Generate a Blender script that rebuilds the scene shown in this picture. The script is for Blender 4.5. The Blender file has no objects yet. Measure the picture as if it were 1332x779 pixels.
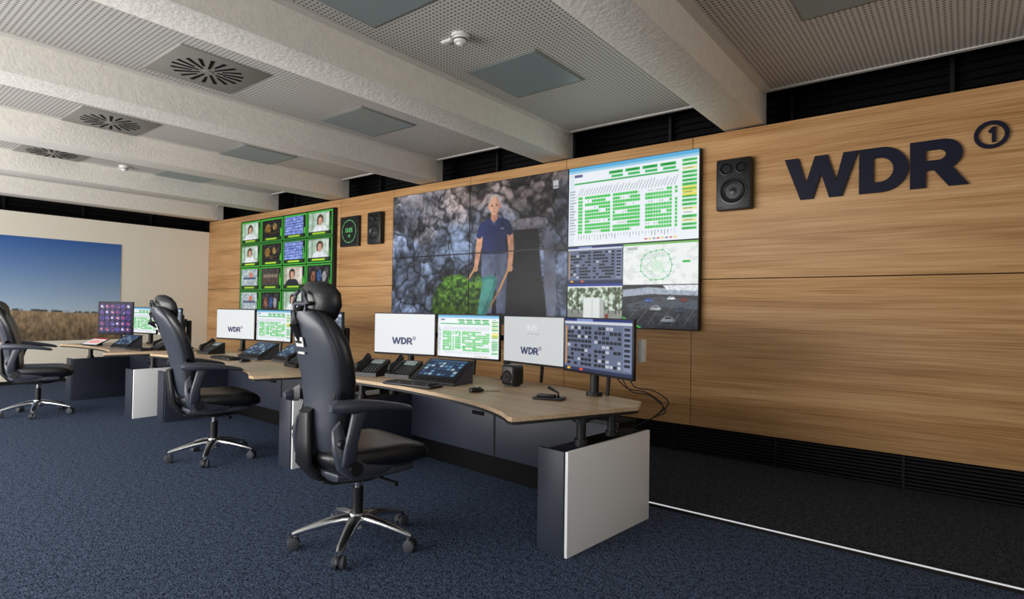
import bpy, bmesh, math, random
import numpy as np
from mathutils import Vector, Matrix

random.seed(4)
scene = bpy.context.scene
try:
    scene.view_settings.view_transform = 'Standard'
    scene.view_settings.look = 'None'
except Exception:
    pass

def lin(c):
    return tuple((x/255.0)**2.2 for x in c)

# ------------------------------------------------------------------ materials
MATS = {}
def pm(name, rgb, rough=0.5, metal=0.0, bump=0.0, bscale=200.0, var=0.0, vscale=8.0, emit=0.0, spec=0.5):
    if name in MATS: return MATS[name]
    m = bpy.data.materials.new(name); m.use_nodes = True
    nt = m.node_tree; b = nt.nodes['Principled BSDF']
    c = lin(rgb)
    b.inputs['Base Color'].default_value = (*c, 1)
    b.inputs['Roughness'].default_value = rough
    b.inputs['Metallic'].default_value = metal
    b.inputs['Specular IOR Level'].default_value = spec
    tc = nt.nodes.new('ShaderNodeTexCoord')
    if var > 0:
        n = nt.nodes.new('ShaderNodeTexNoise'); n.inputs['Scale'].default_value = vscale
        n.inputs['Detail'].default_value = 4
        nt.links.new(tc.outputs['Object'], n.inputs['Vector'])
        r = nt.nodes.new('ShaderNodeValToRGB')
        r.color_ramp.elements[0].position = .3; r.color_ramp.elements[1].position = .7
        r.color_ramp.elements[0].color = (*[x*(1-var) for x in c], 1)
        r.color_ramp.elements[1].color = (*[min(1, x*(1+var)) for x in c], 1)
        nt.links.new(n.outputs['Fac'], r.inputs['Fac'])
        nt.links.new(r.outputs['Color'], b.inputs['Base Color'])
    if bump > 0:
        n = nt.nodes.new('ShaderNodeTexNoise'); n.inputs['Scale'].default_value = bscale
        n.inputs['Detail'].default_value = 3
        nt.links.new(tc.outputs['Object'], n.inputs['Vector'])
        bp = nt.nodes.new('ShaderNodeBump'); bp.inputs['Strength'].default_value = bump
        bp.inputs['Distance'].default_value = 0.01
        nt.links.new(n.outputs['Fac'], bp.inputs['Height'])
        nt.links.new(bp.outputs['Normal'], b.inputs['Normal'])
    if emit > 0:
        b.inputs['Emission Color'].default_value = (*c, 1)
        b.inputs['Emission Strength'].default_value = emit
    MATS[name] = m
    return m

def wood_mat(name, dark, mid, light, rough=0.45, lo=.35, hi=.65):
    m = bpy.data.materials.new(name); m.use_nodes = True
    nt = m.node_tree; b = nt.nodes['Principled BSDF']; b.inputs['Roughness'].default_value = rough
    b.inputs['Specular IOR Level'].default_value = .3
    tc = nt.nodes.new('ShaderNodeTexCoord')
    def noise(scale, vec, detail=4):
        mp = nt.nodes.new('ShaderNodeMapping'); mp.inputs['Scale'].default_value = vec
        n = nt.nodes.new('ShaderNodeTexNoise'); n.inputs['Scale'].default_value = scale
        n.inputs['Detail'].default_value = detail
        nt.links.new(tc.outputs['Object'], mp.inputs['Vector'])
        nt.links.new(mp.outputs['Vector'], n.inputs['Vector'])
        return n.outputs['Fac']
    a = noise(1.0, (0.45, 6, 9), 5)
    f = noise(1.0, (1.6, 55, 85), 3)
    mx = nt.nodes.new('ShaderNodeMix'); mx.data_type = 'FLOAT'; mx.inputs[0].default_value = 0.5
    nt.links.new(a, mx.inputs[2]); nt.links.new(f, mx.inputs[3])
    r = nt.nodes.new('ShaderNodeValToRGB')
    r.color_ramp.elements[0].position = lo; r.color_ramp.elements[0].color = (*lin(dark), 1)
    r.color_ramp.elements[1].position = hi; r.color_ramp.elements[1].color = (*lin(light), 1)
    e = r.color_ramp.elements.new(.5); e.color = (*lin(mid), 1)
    nt.links.new(mx.outputs[0], r.inputs['Fac'])
    nt.links.new(r.outputs['Color'], b.inputs['Base Color'])
    return m

def perforated_mat():
    m = bpy.data.materials.new('perforated_metal'); m.use_nodes = True
    nt = m.node_tree; b = nt.nodes['Principled BSDF']; b.inputs['Roughness'].default_value = .5
    tc = nt.nodes.new('ShaderNodeTexCoord')
    s = nt.nodes.new('ShaderNodeVectorMath'); s.operation = 'MULTIPLY'; s.inputs[1].default_value = (1/.034, 1/.034, 0)
    fr = nt.nodes.new('ShaderNodeVectorMath'); fr.operation = 'FRACTION'
    sb = nt.nodes.new('ShaderNodeVectorMath'); sb.operation = 'SUBTRACT'; sb.inputs[1].default_value = (.5, .5, 0)
    ln = nt.nodes.new('ShaderNodeVectorMath'); ln.operation = 'LENGTH'
    lt = nt.nodes.new('ShaderNodeMath'); lt.operation = 'LESS_THAN'; lt.inputs[1].default_value = .26
    mx = nt.nodes.new('ShaderNodeMix'); mx.data_type = 'RGBA'
    mx.inputs[6].default_value = (*lin((208, 205, 200)), 1); mx.inputs[7].default_value = (*lin((96, 94, 92)), 1)
    L = nt.links.new
    L(tc.outputs['Object'], s.inputs[0]); L(s.outputs[0], fr.inputs[0]); L(fr.outputs[0], sb.inputs[0])
    L(sb.outputs[0], ln.inputs[0]); L(ln.outputs['Value'], lt.inputs[0]); L(lt.outputs[0], mx.inputs[0])
    L(mx.outputs[2], b.inputs['Base Color'])
    return m

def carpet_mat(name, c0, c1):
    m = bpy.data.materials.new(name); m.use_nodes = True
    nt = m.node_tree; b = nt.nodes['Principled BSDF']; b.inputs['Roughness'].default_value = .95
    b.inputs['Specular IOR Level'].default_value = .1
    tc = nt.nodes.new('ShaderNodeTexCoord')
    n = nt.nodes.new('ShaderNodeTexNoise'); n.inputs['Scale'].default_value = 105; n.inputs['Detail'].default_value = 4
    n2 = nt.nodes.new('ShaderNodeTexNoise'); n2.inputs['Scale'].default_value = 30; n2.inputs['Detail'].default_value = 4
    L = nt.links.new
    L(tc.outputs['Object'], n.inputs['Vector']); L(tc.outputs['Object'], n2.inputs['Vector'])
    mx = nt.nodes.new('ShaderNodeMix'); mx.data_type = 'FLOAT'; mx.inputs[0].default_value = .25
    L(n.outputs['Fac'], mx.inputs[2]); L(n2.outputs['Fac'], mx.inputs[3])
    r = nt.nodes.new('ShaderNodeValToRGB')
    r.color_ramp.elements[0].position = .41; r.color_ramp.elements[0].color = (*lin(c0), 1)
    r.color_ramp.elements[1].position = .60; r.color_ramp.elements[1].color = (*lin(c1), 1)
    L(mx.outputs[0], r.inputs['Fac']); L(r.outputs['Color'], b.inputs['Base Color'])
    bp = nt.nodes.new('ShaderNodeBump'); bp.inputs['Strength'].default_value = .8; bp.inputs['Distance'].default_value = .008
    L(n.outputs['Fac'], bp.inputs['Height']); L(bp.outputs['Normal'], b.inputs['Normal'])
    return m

def attr_mat(name, emissive, strength=1.0):
    m = bpy.data.materials.new(name); m.use_nodes = True
    nt = m.node_tree; b = nt.nodes['Principled BSDF']
    a = nt.nodes.new('ShaderNodeAttribute'); a.attribute_name = 'Col'
    if emissive:
        b.inputs['Base Color'].default_value = (.008, .008, .009, 1)
        b.inputs['Roughness'].default_value = .4
        b.inputs['Specular IOR Level'].default_value = .25
        nt.links.new(a.outputs['Color'], b.inputs['Emission Color'])
        b.inputs['Emission Strength'].default_value = strength
    else:
        nt.links.new(a.outputs['Color'], b.inputs['Base Color'])
        b.inputs['Roughness'].default_value = .6
    return m

WOOD = wood_mat('oak_panel', (160, 117, 74), (194, 149, 101), (214, 172, 124))
DESKWOOD = wood_mat('desk_laminate', (182, 154, 122), (202, 175, 143), (218, 194, 163), .4)
PERF = perforated_mat()
CARPET = carpet_mat('carpet', (22, 27, 38), (92, 107, 134))
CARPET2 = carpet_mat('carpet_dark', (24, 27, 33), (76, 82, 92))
WHITE = pm('white_paint', (236, 229, 214), .7, bump=.15, bscale=60)
BEAMW = pm('beam_whitewash', (250, 246, 238), .75, bump=.45, bscale=35, var=.04, vscale=14)
FRAMEW = pm('white_metal_frame', (218, 215, 210), .45)
BLACK = pm('black_matte', (10, 10, 12), .8, spec=.2)
SLAT = pm('slat_dark', (24, 24, 25), .6, spec=.3)
PLASTIC = pm('black_plastic', (22, 23, 26), .42, bump=.1, bscale=400)
LEATHER = pm('black_leather', (25, 27, 31), .34, bump=.12, bscale=120)
SHELL = pm('grey_shell', (60, 65, 76), .38)
CHROME = pm('polished_aluminium', (216, 218, 222), .24, 1.0)
DARKPANEL = pm('anthracite_panel', (44, 49, 62), .5)
LIGHTPANEL = pm('light_grey_panel', (242, 244, 246), .35)
NAVY = pm('navy_lettering', (20, 24, 46), .5, spec=.25)
GREYGLASS = pm('frosted_diffuser', (136, 150, 152), .3)
VENTG = pm('vent_grey', (140, 138, 132), .45)
WHITEP = pm('white_plastic', (232, 232, 230), .4)
RUBBER = pm('grey_rubber', (66, 69, 76), .6)
EDGE = pm('desk_edge', (34, 34, 38), .5)
CONE = pm('speaker_cone', (40, 41, 44), .35)
LED = pm('led_profile', (225, 232, 240), .5, emit=.55)
SCREEN = attr_mat('screen_emission', True, 1.0)
PRINT = attr_mat('mural_print', False)

# ------------------------------------------------------------------ builder
class Builder:
    def __init__(s): s.v = []; s.f = []; s.m = []; s.mats = []; s.sm = []
    def mi(s, mat):
        if mat not in s.mats: s.mats.append(mat)
        return s.mats.index(mat)
    def add(s, verts, faces, mat, smooth=False):
        o = len(s.v); k = s.mi(mat)
        s.v += [tuple(v) for v in verts]
        for f in faces:
            s.f.append([i+o for i in f]); s.m.append(k); s.sm.append(smooth)
    def box(s, c, size, mat, bevel=0.0, rot=None, seg=2):
        bm = bmesh.new(); bmesh.ops.create_cube(bm, size=1)
        for v in bm.verts: v.co = Vector((v.co.x*size[0], v.co.y*size[1], v.co.z*size[2]))
        if bevel > 0:
            bmesh.ops.bevel(bm, geom=bm.edges[:], offset=min(bevel, min(size)*.49), segments=seg, affect='EDGES', profile=.5)
        M = Matrix.Translation(c)
        if rot is not None:
            M = M @ rot.to_4x4()
        bm.verts.ensure_lookup_table()
        vs = [M @ v.co for v in bm.verts]; fs = [[v.index for v in f.verts] for f in bm.faces]
        bm.free(); s.add(vs, fs, mat, bevel > 0)
    def box2(s, x0, x1, y0, y1, z0, z1, mat, bevel=0.0):
        s.box(((x0+x1)/2, (y0+y1)/2, (z0+z1)/2), (abs(x1-x0), abs(y1-y0), abs(z1-z0)), mat, bevel)
    def loft(s, rings, mat, smooth=True, caps=True):
        n = len(rings[0]); vs = [p for r in rings for p in r]; fs = []
        for i in range(len(rings)-1):
            for j in range(n):
                a = i*n+j; b = i*n+(j+1) % n
                fs.append([a, b, b+n, a+n])
        if caps:
            fs.append(list(range(n))[::-1]); fs.append([(len(rings)-1)*n+j for j in range(n)])
        s.add(vs, fs, mat, smooth)
    def tube(s, path, r, mat, seg=12, flat=1.0):
        P = [Vector(p) for p in path]; rings = []
        rs = r if isinstance(r, (list, tuple)) else [r]*len(P)
        for i, p in enumerate(P):
            d = (P[min(i+1, len(P)-1)]-P[max(i-1, 0)]).normalized()
            up = Vector((0, 0, 1)) if abs(d.z) < .95 else Vector((0, 1, 0))
            ux = d.cross(up).normalized(); uy = ux.cross(d).normalized()
            rings.append([p+ux*math.cos(t)*rs[i]+uy*math.sin(t)*rs[i]*flat for t in [2*math.pi*k/seg for k in range(seg)]])
        s.loft(rings, mat)
    def cyl(s, p0, p1, r0, mat, r1=None, seg=24):
        s.tube([p0, p1], [r0, r1 if r1 is not None else r0], mat, seg)
    def extrude_poly(s, pts, z0, z1, mat, smooth=False):
        n = len(pts)
        vs = [(x, y, z0) for x, y in pts]+[(x, y, z1) for x, y in pts]
        fs = [list(range(n))[::-1], [n+i for i in range(n)]]
        for i in range(n):
            j = (i+1) % n; fs.append([i, j, j+n, i+n])
        s.add(vs, fs, mat, smooth)
    def finish(s, name, parent=None, loc=(0, 0, 0), rz=0.0, fixn=True):
        me = bpy.data.meshes.new(name); me.from_pydata(s.v, [], s.f)
        for m in s.mats: me.materials.append(m)
        me.polygons.foreach_set('material_index', s.m)
        me.polygons.foreach_set('use_smooth', s.sm)
        me.update()
        if fixn:
            bm = bmesh.new(); bm.from_mesh(me); bmesh.ops.recalc_face_normals(bm, faces=bm.faces[:]); bm.to_mesh(me); bm.free()
        try: me.set_sharp_from_angle(angle=math.radians(40))
        except Exception: pass
        o = bpy.data.objects.new(name, me); scene.collection.objects.link(o)
        o.location = loc; o.rotation_euler = (0, 0, rz)
        if parent is not None: o.parent = parent
        return o

def ring(c, ux, uy, a, b, n=2.5, seg=28, bow=0.0, bowdir=None):
    c = Vector(c); ux = Vector(ux); uy = Vector(uy); out = []
    for k in range(seg):
        t = 2*math.pi*k/seg; ct, st = math.cos(t), math.sin(t)
        x = math.copysign(abs(ct)**(2/n), ct); y = math.copysign(abs(st)**(2/n), st)
        p = c+ux*(a*x)+uy*(b*y)
        if bow: p = p+Vector(bowdir)*(bow*x*x)
        out.append(p)
    return out

def catmull(pts, sub=6):
    out = []
    for i in range(len(pts)-1):
        p0 = np.array(pts[max(i-1, 0)]); p1 = np.array(pts[i]); p2 = np.array(pts[i+1]); p3 = np.array(pts[min(i+2, len(pts)-1)])
        for k in range(sub):
            t = k/sub
            out.append(tuple(.5*((2*p1)+(-p0+p2)*t+(2*p0-5*p1+4*p2-p3)*t*t+(-p0+3*p1-3*p2+p3)*t**3)))
    out.append(tuple(pts[-1])); return out

# ------------------------------------------------------------------ canvas painting (screen content / printed mural)
def vnoise(h, w, ch, cw, seed):
    r = np.random.RandomState(seed); g = r.rand(ch+2, cw+2)
    y = np.linspace(0, ch, h); x = np.linspace(0, cw, w)
    yi = y.astype(int); xi = x.astype(int); fy = (y-yi)[:, None]; fx = (x-xi)[None, :]
    fy = fy*fy*(3-2*fy); fx = fx*fx*(3-2*fx)
    a = g[np.ix_(yi, xi)]; b = g[np.ix_(yi, xi+1)]; c = g[np.ix_(yi+1, xi)]; d = g[np.ix_(yi+1, xi+1)]
    return a*(1-fy)*(1-fx)+b*(1-fy)*fx+c*fy*(1-fx)+d*fy*fx
def fnoise(h, w, c, seed, asp=1.6, oct=4):
    o = np.zeros((h, w)); amp = .5; tot = 0
    for k in range(oct):
        o += amp*vnoise(h, w, int(c*2**k), int(c*asp*2**k), seed+k); tot += amp; amp *= .55
    return o/tot

class Cv:
    def __init__(s, w, h, bg=(255, 255, 255)):
        s.w = w*2; s.h = h*2; s.a = np.zeros((s.h, s.w, 3)); s.a[:] = np.array(bg)/255.0
        s.Y, s.X = np.mgrid[0:s.h, 0:s.w]; s.X = (s.X+.5)/s.w; s.Y = (s.Y+.5)/s.h
    def put(s, mask, c, al=1.0):
        c = np.array(c)/255.0
        s.a[mask] = s.a[mask]*(1-al)+c*al
    def rect(s, x0, y0, x1, y1, c, al=1.0):
        i0, i1 = max(0, int(round(y0*s.h))), int(round(y1*s.h)); j0, j1 = max(0, int(round(x0*s.w))), int(round(x1*s.w))
        s.a[i0:i1, j0:j1] = s.a[i0:i1, j0:j1]*(1-al)+np.array(c)/255.0*al
    def ell(s, cx, cy, rx, ry, c, al=1.0): s.put(((s.X-cx)/rx)**2+((s.Y-cy)/ry)**2 < 1, c, al)
    def annulus(s, cx, cy, rx, ry, k, c):
        d = ((s.X-cx)/rx)**2+((s.Y-cy)/ry)**2; s.put((d < 1) & (d > k*k), c)
    def pmask(s, pts):
        m = np.zeros((s.h, s.w), bool); n = len(pts)
        for i in range(n):
            x1, y1 = pts[i]; x2, y2 = pts[(i+1) % n]
            if y1 == y2: continue
            cnd = ((s.Y >= min(y1, y2)) & (s.Y < max(y1, y2)))
            xx = x1+(s.Y-y1)*(x2-x1)/(y2-y1)
            m ^= cnd & (s.X < xx)
        return m
    def poly(s, pts, c, al=1.0): s.put(s.pmask(pts), c, al)
    def spoly(s, pts, c, shade=None, al=1.0):
        P = pts+pts[:3]; q = []
        for i in range(len(pts)):
            p0, p1, p2, p3 = [np.array(P[(i+k) % len(pts)]) for k in range(4)]
            for t in (0, .25, .5, .75):
                q.append(tuple(.5*((2*p1)+(-p0+p2)*t+(2*p0-5*p1+4*p2-p3)*t*t+(-p0+3*p1-3*p2+p3)*t**3)))
        m = s.pmask(q); col = np.array(c)/255.0
        if shade is None: s.a[m] = s.a[m]*(1-al)+col*al
        else: s.a[m] = np.clip(col[None, :]*shade[m][:, None], 0, 1)
        return m
    def line(s, x0, y0, x1, y1, wd, c):
        asp = s.w/s.h; dx, dy = (x1-x0)*asp, (y1-y0); L2 = dx*dx+dy*dy+1e-9
        t = np.clip((((s.X-x0)*asp)*dx+(s.Y-y0)*dy)/L2, 0, 1)
        d = np.hypot((s.X-x0)*asp-t*dx, (s.Y-y0)-t*dy); s.put(d < wd, c)
    def logo(s, x, y, hgt, c=(25, 35, 85)):
        asp = s.w/s.h
        for outer, inner in GLYPHS:
            m = s.pmask([(x+px*hgt/asp, y+(1-py)*hgt) for px, py in outer])
            if inner: m ^= s.pmask([(x+px*hgt/asp, y+(1-py)*hgt) for px, py in inner])
            s.put(m, c)
        s.annulus(x+3.75*hgt/asp, y+.05*hgt, .24*hgt/asp, .24*hgt, .6, c)
    def paste(s, o, x0, y0, x1, y1):
        i0, i1 = int(round(y0*s.h)), int(round(y1*s.h)); j0, j1 = int(round(x0*s.w)), int(round(x1*s.w))
        yi = (np.arange(i1-i0)*o.shape[0]/(i1-i0)).astype(int); xi = (np.arange(j1-j0)*o.shape[1]/(j1-j0)).astype(int)
        s.a[i0:i1, j0:j1] = o[np.ix_(yi, xi)]
    def out(s):
        a = s.a; return np.clip((a[0::2, 0::2]+a[1::2, 0::2]+a[0::2, 1::2]+a[1::2, 1::2])/4, 0, 1)

def blur(a, n):
    for _ in range(n):
        a = (a+np.roll(a, 1, 0)+np.roll(a, -1, 0))/3; a = (a+np.roll(a, 1, 1)+np.roll(a, -1, 1))/3
    return a

def arc(cx, cy, rx, ry, a0, a1, n=12):
    return [(cx+rx*math.cos(math.radians(a0+(a1-a0)*i/n)), cy+ry*math.sin(math.radians(a0+(a1-a0)*i/n))) for i in range(n+1)]
def sh(pts, dx): return [(x+dx, y) for x, y in pts]
GLYPHS = [
    ([(0, 1), (.30, 1), (.47, .38), (.66, 1), (.92, 1), (1.10, .38), (1.25, 1), (1.545, 1), (1.22, 0), (.96, 0), (.79, .58), (.62, 0), (.35, 0)], None),
    (sh([(0, 0), (0, 1), (.42, 1)]+arc(.42, .5, .50, .5, 90, -90, 18)[1:], 1.56), sh([(.28, .23), (.28, .77), (.40, .77)]+arc(.40, .5, .25, .27, 90, -90, 14)[1:], 1.56)),
    (sh([(0, 0), (0, 1), (.56, 1)]+arc(.56, .68, .34, .32, 90, -60, 14)[1:]+[(1.0, 0), (.67, 0), (.42, .36), (.28, .36), (.28, 0)], 2.51), sh([(.28, .57), (.28, .79), (.5, .79)]+arc(.5, .68, .12, .11, 90, -90, 10)[1:], 2.51)),
]

def screen_grid(name, arr, w, h, parent, loc, mat, rz=0.0, rx=0.0):
    H, W = arr.shape[:2]
    xs = np.linspace(-w/2, w/2, W); zs = np.linspace(h/2, -h/2, H)
    co = np.zeros((H, W, 3)); co[..., 0] = xs[None, :]; co[..., 2] = zs[:, None]
    idx = np.arange(H*W).reshape(H, W)
    f = np.stack([idx[1:, :-1], idx[1:, 1:], idx[:-1, 1:], idx[:-1, :-1]], -1).reshape(-1, 4)
    me = bpy.data.meshes.new(name)
    me.from_pydata(co.reshape(-1, 3).tolist(), [], f.tolist())
    at = me.color_attributes.new('Col', 'FLOAT_COLOR', 'POINT')
    c = np.ones((H*W, 4), np.float32); c[:, :3] = np.clip(arr.reshape(-1, 3), 0, 1)**2.2
    at.data.foreach_set('color', c.ravel())
    me.materials.append(mat); me.update()
    o = bpy.data.objects.new(name, me); scene.collection.objects.link(o)
    o.location = loc; o.rotation_euler = (rx, 0, rz)
    if parent is not None: o.parent = parent
    return o

# ---- content painters
def rock_field(c, cells, seed, warp=.10):
    h, w = c.h, c.w
    n1 = fnoise(h, w, 4, seed+1); n2 = fnoise(h, w, 5, seed+20)
    r = np.random.RandomState(seed); pts = r.rand(cells, 2)*1.1-.05; best = np.full((h, w), 9.); sec = np.full((h, w), 9.); idm = np.zeros((h, w), int)
    wx = c.X+(n1-.5)*warp; wy = c.Y+(n2-.5)*warp
    for i, (px, py) in enumerate(pts):
        d = np.hypot((wx-px)*1.5, (wy-py)*1.1)
        closer = d < best; sec = np.where(closer, best, np.minimum(sec, d)); idm = np.where(closer, i, idm); best = np.where(closer, d, best)
    ang = r.rand(cells)*6.28
    gx = (c.X-pts[idm, 0])*np.cos(ang[idm])+(c.Y-pts[idm, 1])*np.sin(ang[idm])
    top = -(c.Y-pts[idm, 1])*2.2+gx*1.2
    return r.rand(cells)[idm], np.clip((sec-best)*14, 0, 1), top

def cv_video():
    c = Cv(400, 236, (90, 95, 110)); h, w = c.h, c.w
    t1, e1, s1 = rock_field(c, 22, 12, .38); t2, e2, s2 = rock_field(c, 75, 5, .35)
    big = fnoise(h, w, 3, 90); fine = fnoise(h, w, 40, 33, 1.6, 3); mid = fnoise(h, w, 10, 71)
    crack = np.abs(fnoise(h, w, 7, 140, 1.3, 4)-.5)
    val = .20+.16*t1+.34*np.clip(s1+.15, -.15, .6)+.26*s2+.50*(mid-.5)+.34*(fine-.5)+.16*t2
    val *= (.28+.72*np.clip(e1*1.6, 0, 1)**.7)*(.62+.38*np.clip(e2*1.8, 0, 1))*(.72+.28*np.clip(crack*30, 0, 1)); val = np.clip(val*1.0, .04, .72)
    warm = np.clip(1.15-c.Y*2.4+(big-.5)*2.0, 0, 1)[..., None]
    blue = np.stack([val*.86, val*.97, val*1.18], -1); wm = np.stack([val*1.06, val*.96, val*.94], -1)
    c.a = np.clip(blue*(1-warm)+wm*warm, 0, 1)
    c.a *= (1.05-.25*np.clip((c.X-.3)*2, 0, 1))[..., None]
    c.spoly([(.67, .36), (.74, .315), (.85, .33), (.875, .6), (.89, 1.0), (.62, 1.0), (.64, .7)], (15, 16, 21), al=.9)
    c.spoly([(.66, .30), (.80, .285), (.90, .30), (.89, .355), (.76, .36), (.67, .355)], (96, 92, 100), shade=(.5+.9*fine))
    c.spoly([(.89, .42), (.935, .45), (.95, .9), (.91, .96)], (88, 92, 108), shade=(.5+.9*mid))
    c.poly([(0, .95), (.35, .92), (1, .96), (1, 1), (0, 1)], (60, 68, 80), .7)
    fold = fnoise(h, w, 16, 44, 2.2, 3); sx = np.clip(1.18-(c.X-.57)*2.3, .62, 1.25); SH = sx*(.72+.54*fold)
    c.spoly([(.578, .485), (.64, .49), (.70, .485), (.712, .60), (.706, .78), (.700, .95), (.660, .95), (.652, .78), (.645, .64), (.636, .78), (.625, .95), (.582, .95), (.572, .78), (.570, .60)], (80, 88, 110), SH)
    c.spoly([(.565, .935), (.63, .935), (.63, .98), (.55, .985)], (34, 32, 32)); c.spoly([(.655, .935), (.705, .935), (.722, .985), (.655, .985)], (34, 32, 32))
    c.spoly([(.548, .37), (.573, .385), (.568, .47), (.556, .56), (.548, .605), (.530, .60), (.533, .53), (.538, .45)], (176, 128, 104), SH)
    c.spoly([(.706, .37), (.733, .36), (.742, .45), (.740, .54), (.733, .61), (.713, .605), (.714, .52), (.712, .45)], (172, 124, 100), SH*1.15)
    c.spoly([(.562, .292), (.592, .268), (.62, .258), (.655, .258), (.69, .270), (.718, .295), (.738, .365), (.722, .392), (.706, .385), (.700, .44), (.702, .505), (.64, .512), (.576, .505), (.578, .44), (.574, .385), (.560, .40), (.540, .385), (.547, .335)], (30, 37, 70), SH*1.15)
    c.poly([(.618, .257), (.636, .30), (.655, .257)], (160, 112, 92)); c.line(.616, .257, .634, .31, .006, (54, 64, 104)); c.line(.657, .257, .638, .31, .006, (54, 64, 104))
    c.line(.638, .31, .640, .37, .002, (22, 28, 56)); c.rect(.672, .335, .690, .345, (150, 156, 180), .6)
    c.ell(.537, .612, .014, .022, (180, 132, 108)); c.ell(.724, .618, .015, .023, (176, 130, 106))
    c.spoly([(.623, .22), (.651, .22), (.655, .265), (.636, .285), (.619, .265)], (166, 116, 96), SH)
    c.spoly([(.606, .15), (.613, .112), (.636, .096), (.659, .112), (.666, .15), (.665, .19), (.654, .225), (.637, .242), (.620, .225), (.608, .19)], (196, 150, 126), sx*1.0)
    c.spoly([(.603, .175), (.606, .125), (.620, .098), (.640, .090), (.657, .102), (.668, .13), (.669, .175), (.662, .15), (.654, .122), (.640, .106), (.622, .116), (.611, .150)], (176, 172, 170), .65+.5*fine)
    c.ell(.6045, .178, .005, .016, (190, 140, 118)); c.ell(.668, .178, .005, .016, (170, 122, 102))
    for ex in (.6235, .649): c.ell(ex, .172, .0055, .0055, (60, 44, 40)); c.rect(ex-.008, .156, ex+.008, .160, (150, 130, 118))
    c.poly([(.636, .172), (.642, .202), (.630, .202)], (172, 120, 100)); c.rect(.627, .214, .646, .219, (136, 80, 72))
    c.spoly([(.645, .12), (.664, .14), (.665, .19), (.652, .225), (.645, .235), (.652, .18)], (156, 112, 94), al=.45)
    c.line(.724, .60, .665, .78, .0085, (178, 132, 86)); c.line(.665, .78, .60, .93, .008, (140, 102, 66)); c.line(.537, .60, .49, .70, .0085, (186, 140, 92))
    c.line(.60, .93, .57, .98, .010, (90, 66, 46))
    c.spoly([(.40, .80), (.50, .72), (.61, .665), (.655, .69), (.640, .80), (.595, .95), (.53, .985), (.43, .98)], (56, 120, 114), (.6+.6*fold)); c.spoly([(.54, .74), (.61, .69), (.638, .705), (.615, .80), (.575, .93), (.555, .90)], (78, 150, 140), (.7+.4*fold))
    g = fnoise(h, w, 46, 77, 1.2, 3); g2 = fnoise(h, w, 10, 78)
    m = (((c.X-.445)/.185)**2+((c.Y-.86)/(.215))**2+(g2-.5)*.9+(g-.5)*.5) < 1
    m &= ~(c.X > .578-.12*(c.Y-.7))
    lit = np.clip(1.15-(c.Y-.68)*2.0, .5, 1.1); gg = np.clip((g-.5)*1.6+.5, 0, 1)
    c.a[m] = (np.stack([.06+.38*gg, .15+.48*gg, .05+.16*gg], -1)*lit[..., None])[m]
    c.rect(.03, .055, .055, .075, (220, 220, 225), .5); c.rect(.93, .06, .955, .095, (230, 230, 235), .7); c.rect(.93, .10, .955, .112, (230, 230, 235), .7)
    c.a = .5*c.a+.5*blur(c.a, 1)
    return c.out()

def table_paint(c, x0, y0, x1, y1, rows, cols, seed, fill=.80):
    r = np.random.RandomState(seed)
    dx = (x1-x0)/cols; dy = (y1-y0)/rows
    gap = [r.rand() < .09 for _ in range(cols)]
    for j in range(rows):
        st = True
        for i in range(cols):
            if r.rand() < .30: st = r.rand() < fill
            if gap[i]: continue
            if st: c.rect(x0+i*dx, y0+j*dy+.10*dy, x0+(i+.88)*dx, y0+(j+.86)*dy, (58, 190, 72))
            elif r.rand() < .5: c.rect(x0+i*dx, y0+j*dy+.3*dy, x0+(i+.8)*dx, y0+(j+.7)*dy, (190, 205, 195))

def cv_table(w=260, h=154, seed=1):
    c = Cv(w, h, (232, 238, 244))
    c.rect(0, 0, 1, .045, (90, 170, 215)); c.rect(0, .045, 1, .075, (150, 200, 225)); c.rect(.0, .075, .05, 1, (218, 228, 236))
    for i in range(4):
        c.rect(.34+.13*i, .105, .45+.13*i, .138, (40, 165, 70)); c.rect(.36+.13*i, .155, .45+.13*i, .185, (60, 180, 90)); c.rect(.36+.13*i, .117, .43+.13*i, .124, (16, 90, 36))
    c.rect(.05, .20, .86, .222, (45, 165, 75))
    r = np.random.RandomState(seed)
    for i in range(33):
        x = .085+.0233*i; c.line(x, .365, x+.026, .29-.03*r.rand(), .0028, (110, 120, 125))
    table_paint(c, .085, .38, .855, .85, 11, 40, seed)
    for i in range(33):
        x = .09+.0233*i; c.line(x, .87, x, .89+.05*r.rand(), .0028, (100, 110, 115))
    for j in range(16): c.rect(.012, .30+.036*j, .012+.03+.03*r.rand(), .309+.036*j, (120, 130, 140))
    for j in range(18): c.rect(.885, .095+.045*j, .985, .125+.045*j, [(70, 190, 90), (70, 190, 90), (225, 225, 150), (245, 246, 246)][r.randint(4)]); 
    for j in range(18): c.rect(.895, .105+.045*j, .955, .112+.045*j, (60, 110, 70))
    for j in range(3): c.rect(.885, .40+.04*j, .985, .425+.04*j, (226, 216, 90))
    c.rect(.05, .095, .12, .13, (30, 40, 90), .7)
    for i in range(8): c.rect(.62+.03*i, .955, .64+.03*i, .97, [(210, 70, 60), (240, 190, 60), (120, 130, 140)][i % 3])
    return c.out()

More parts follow.
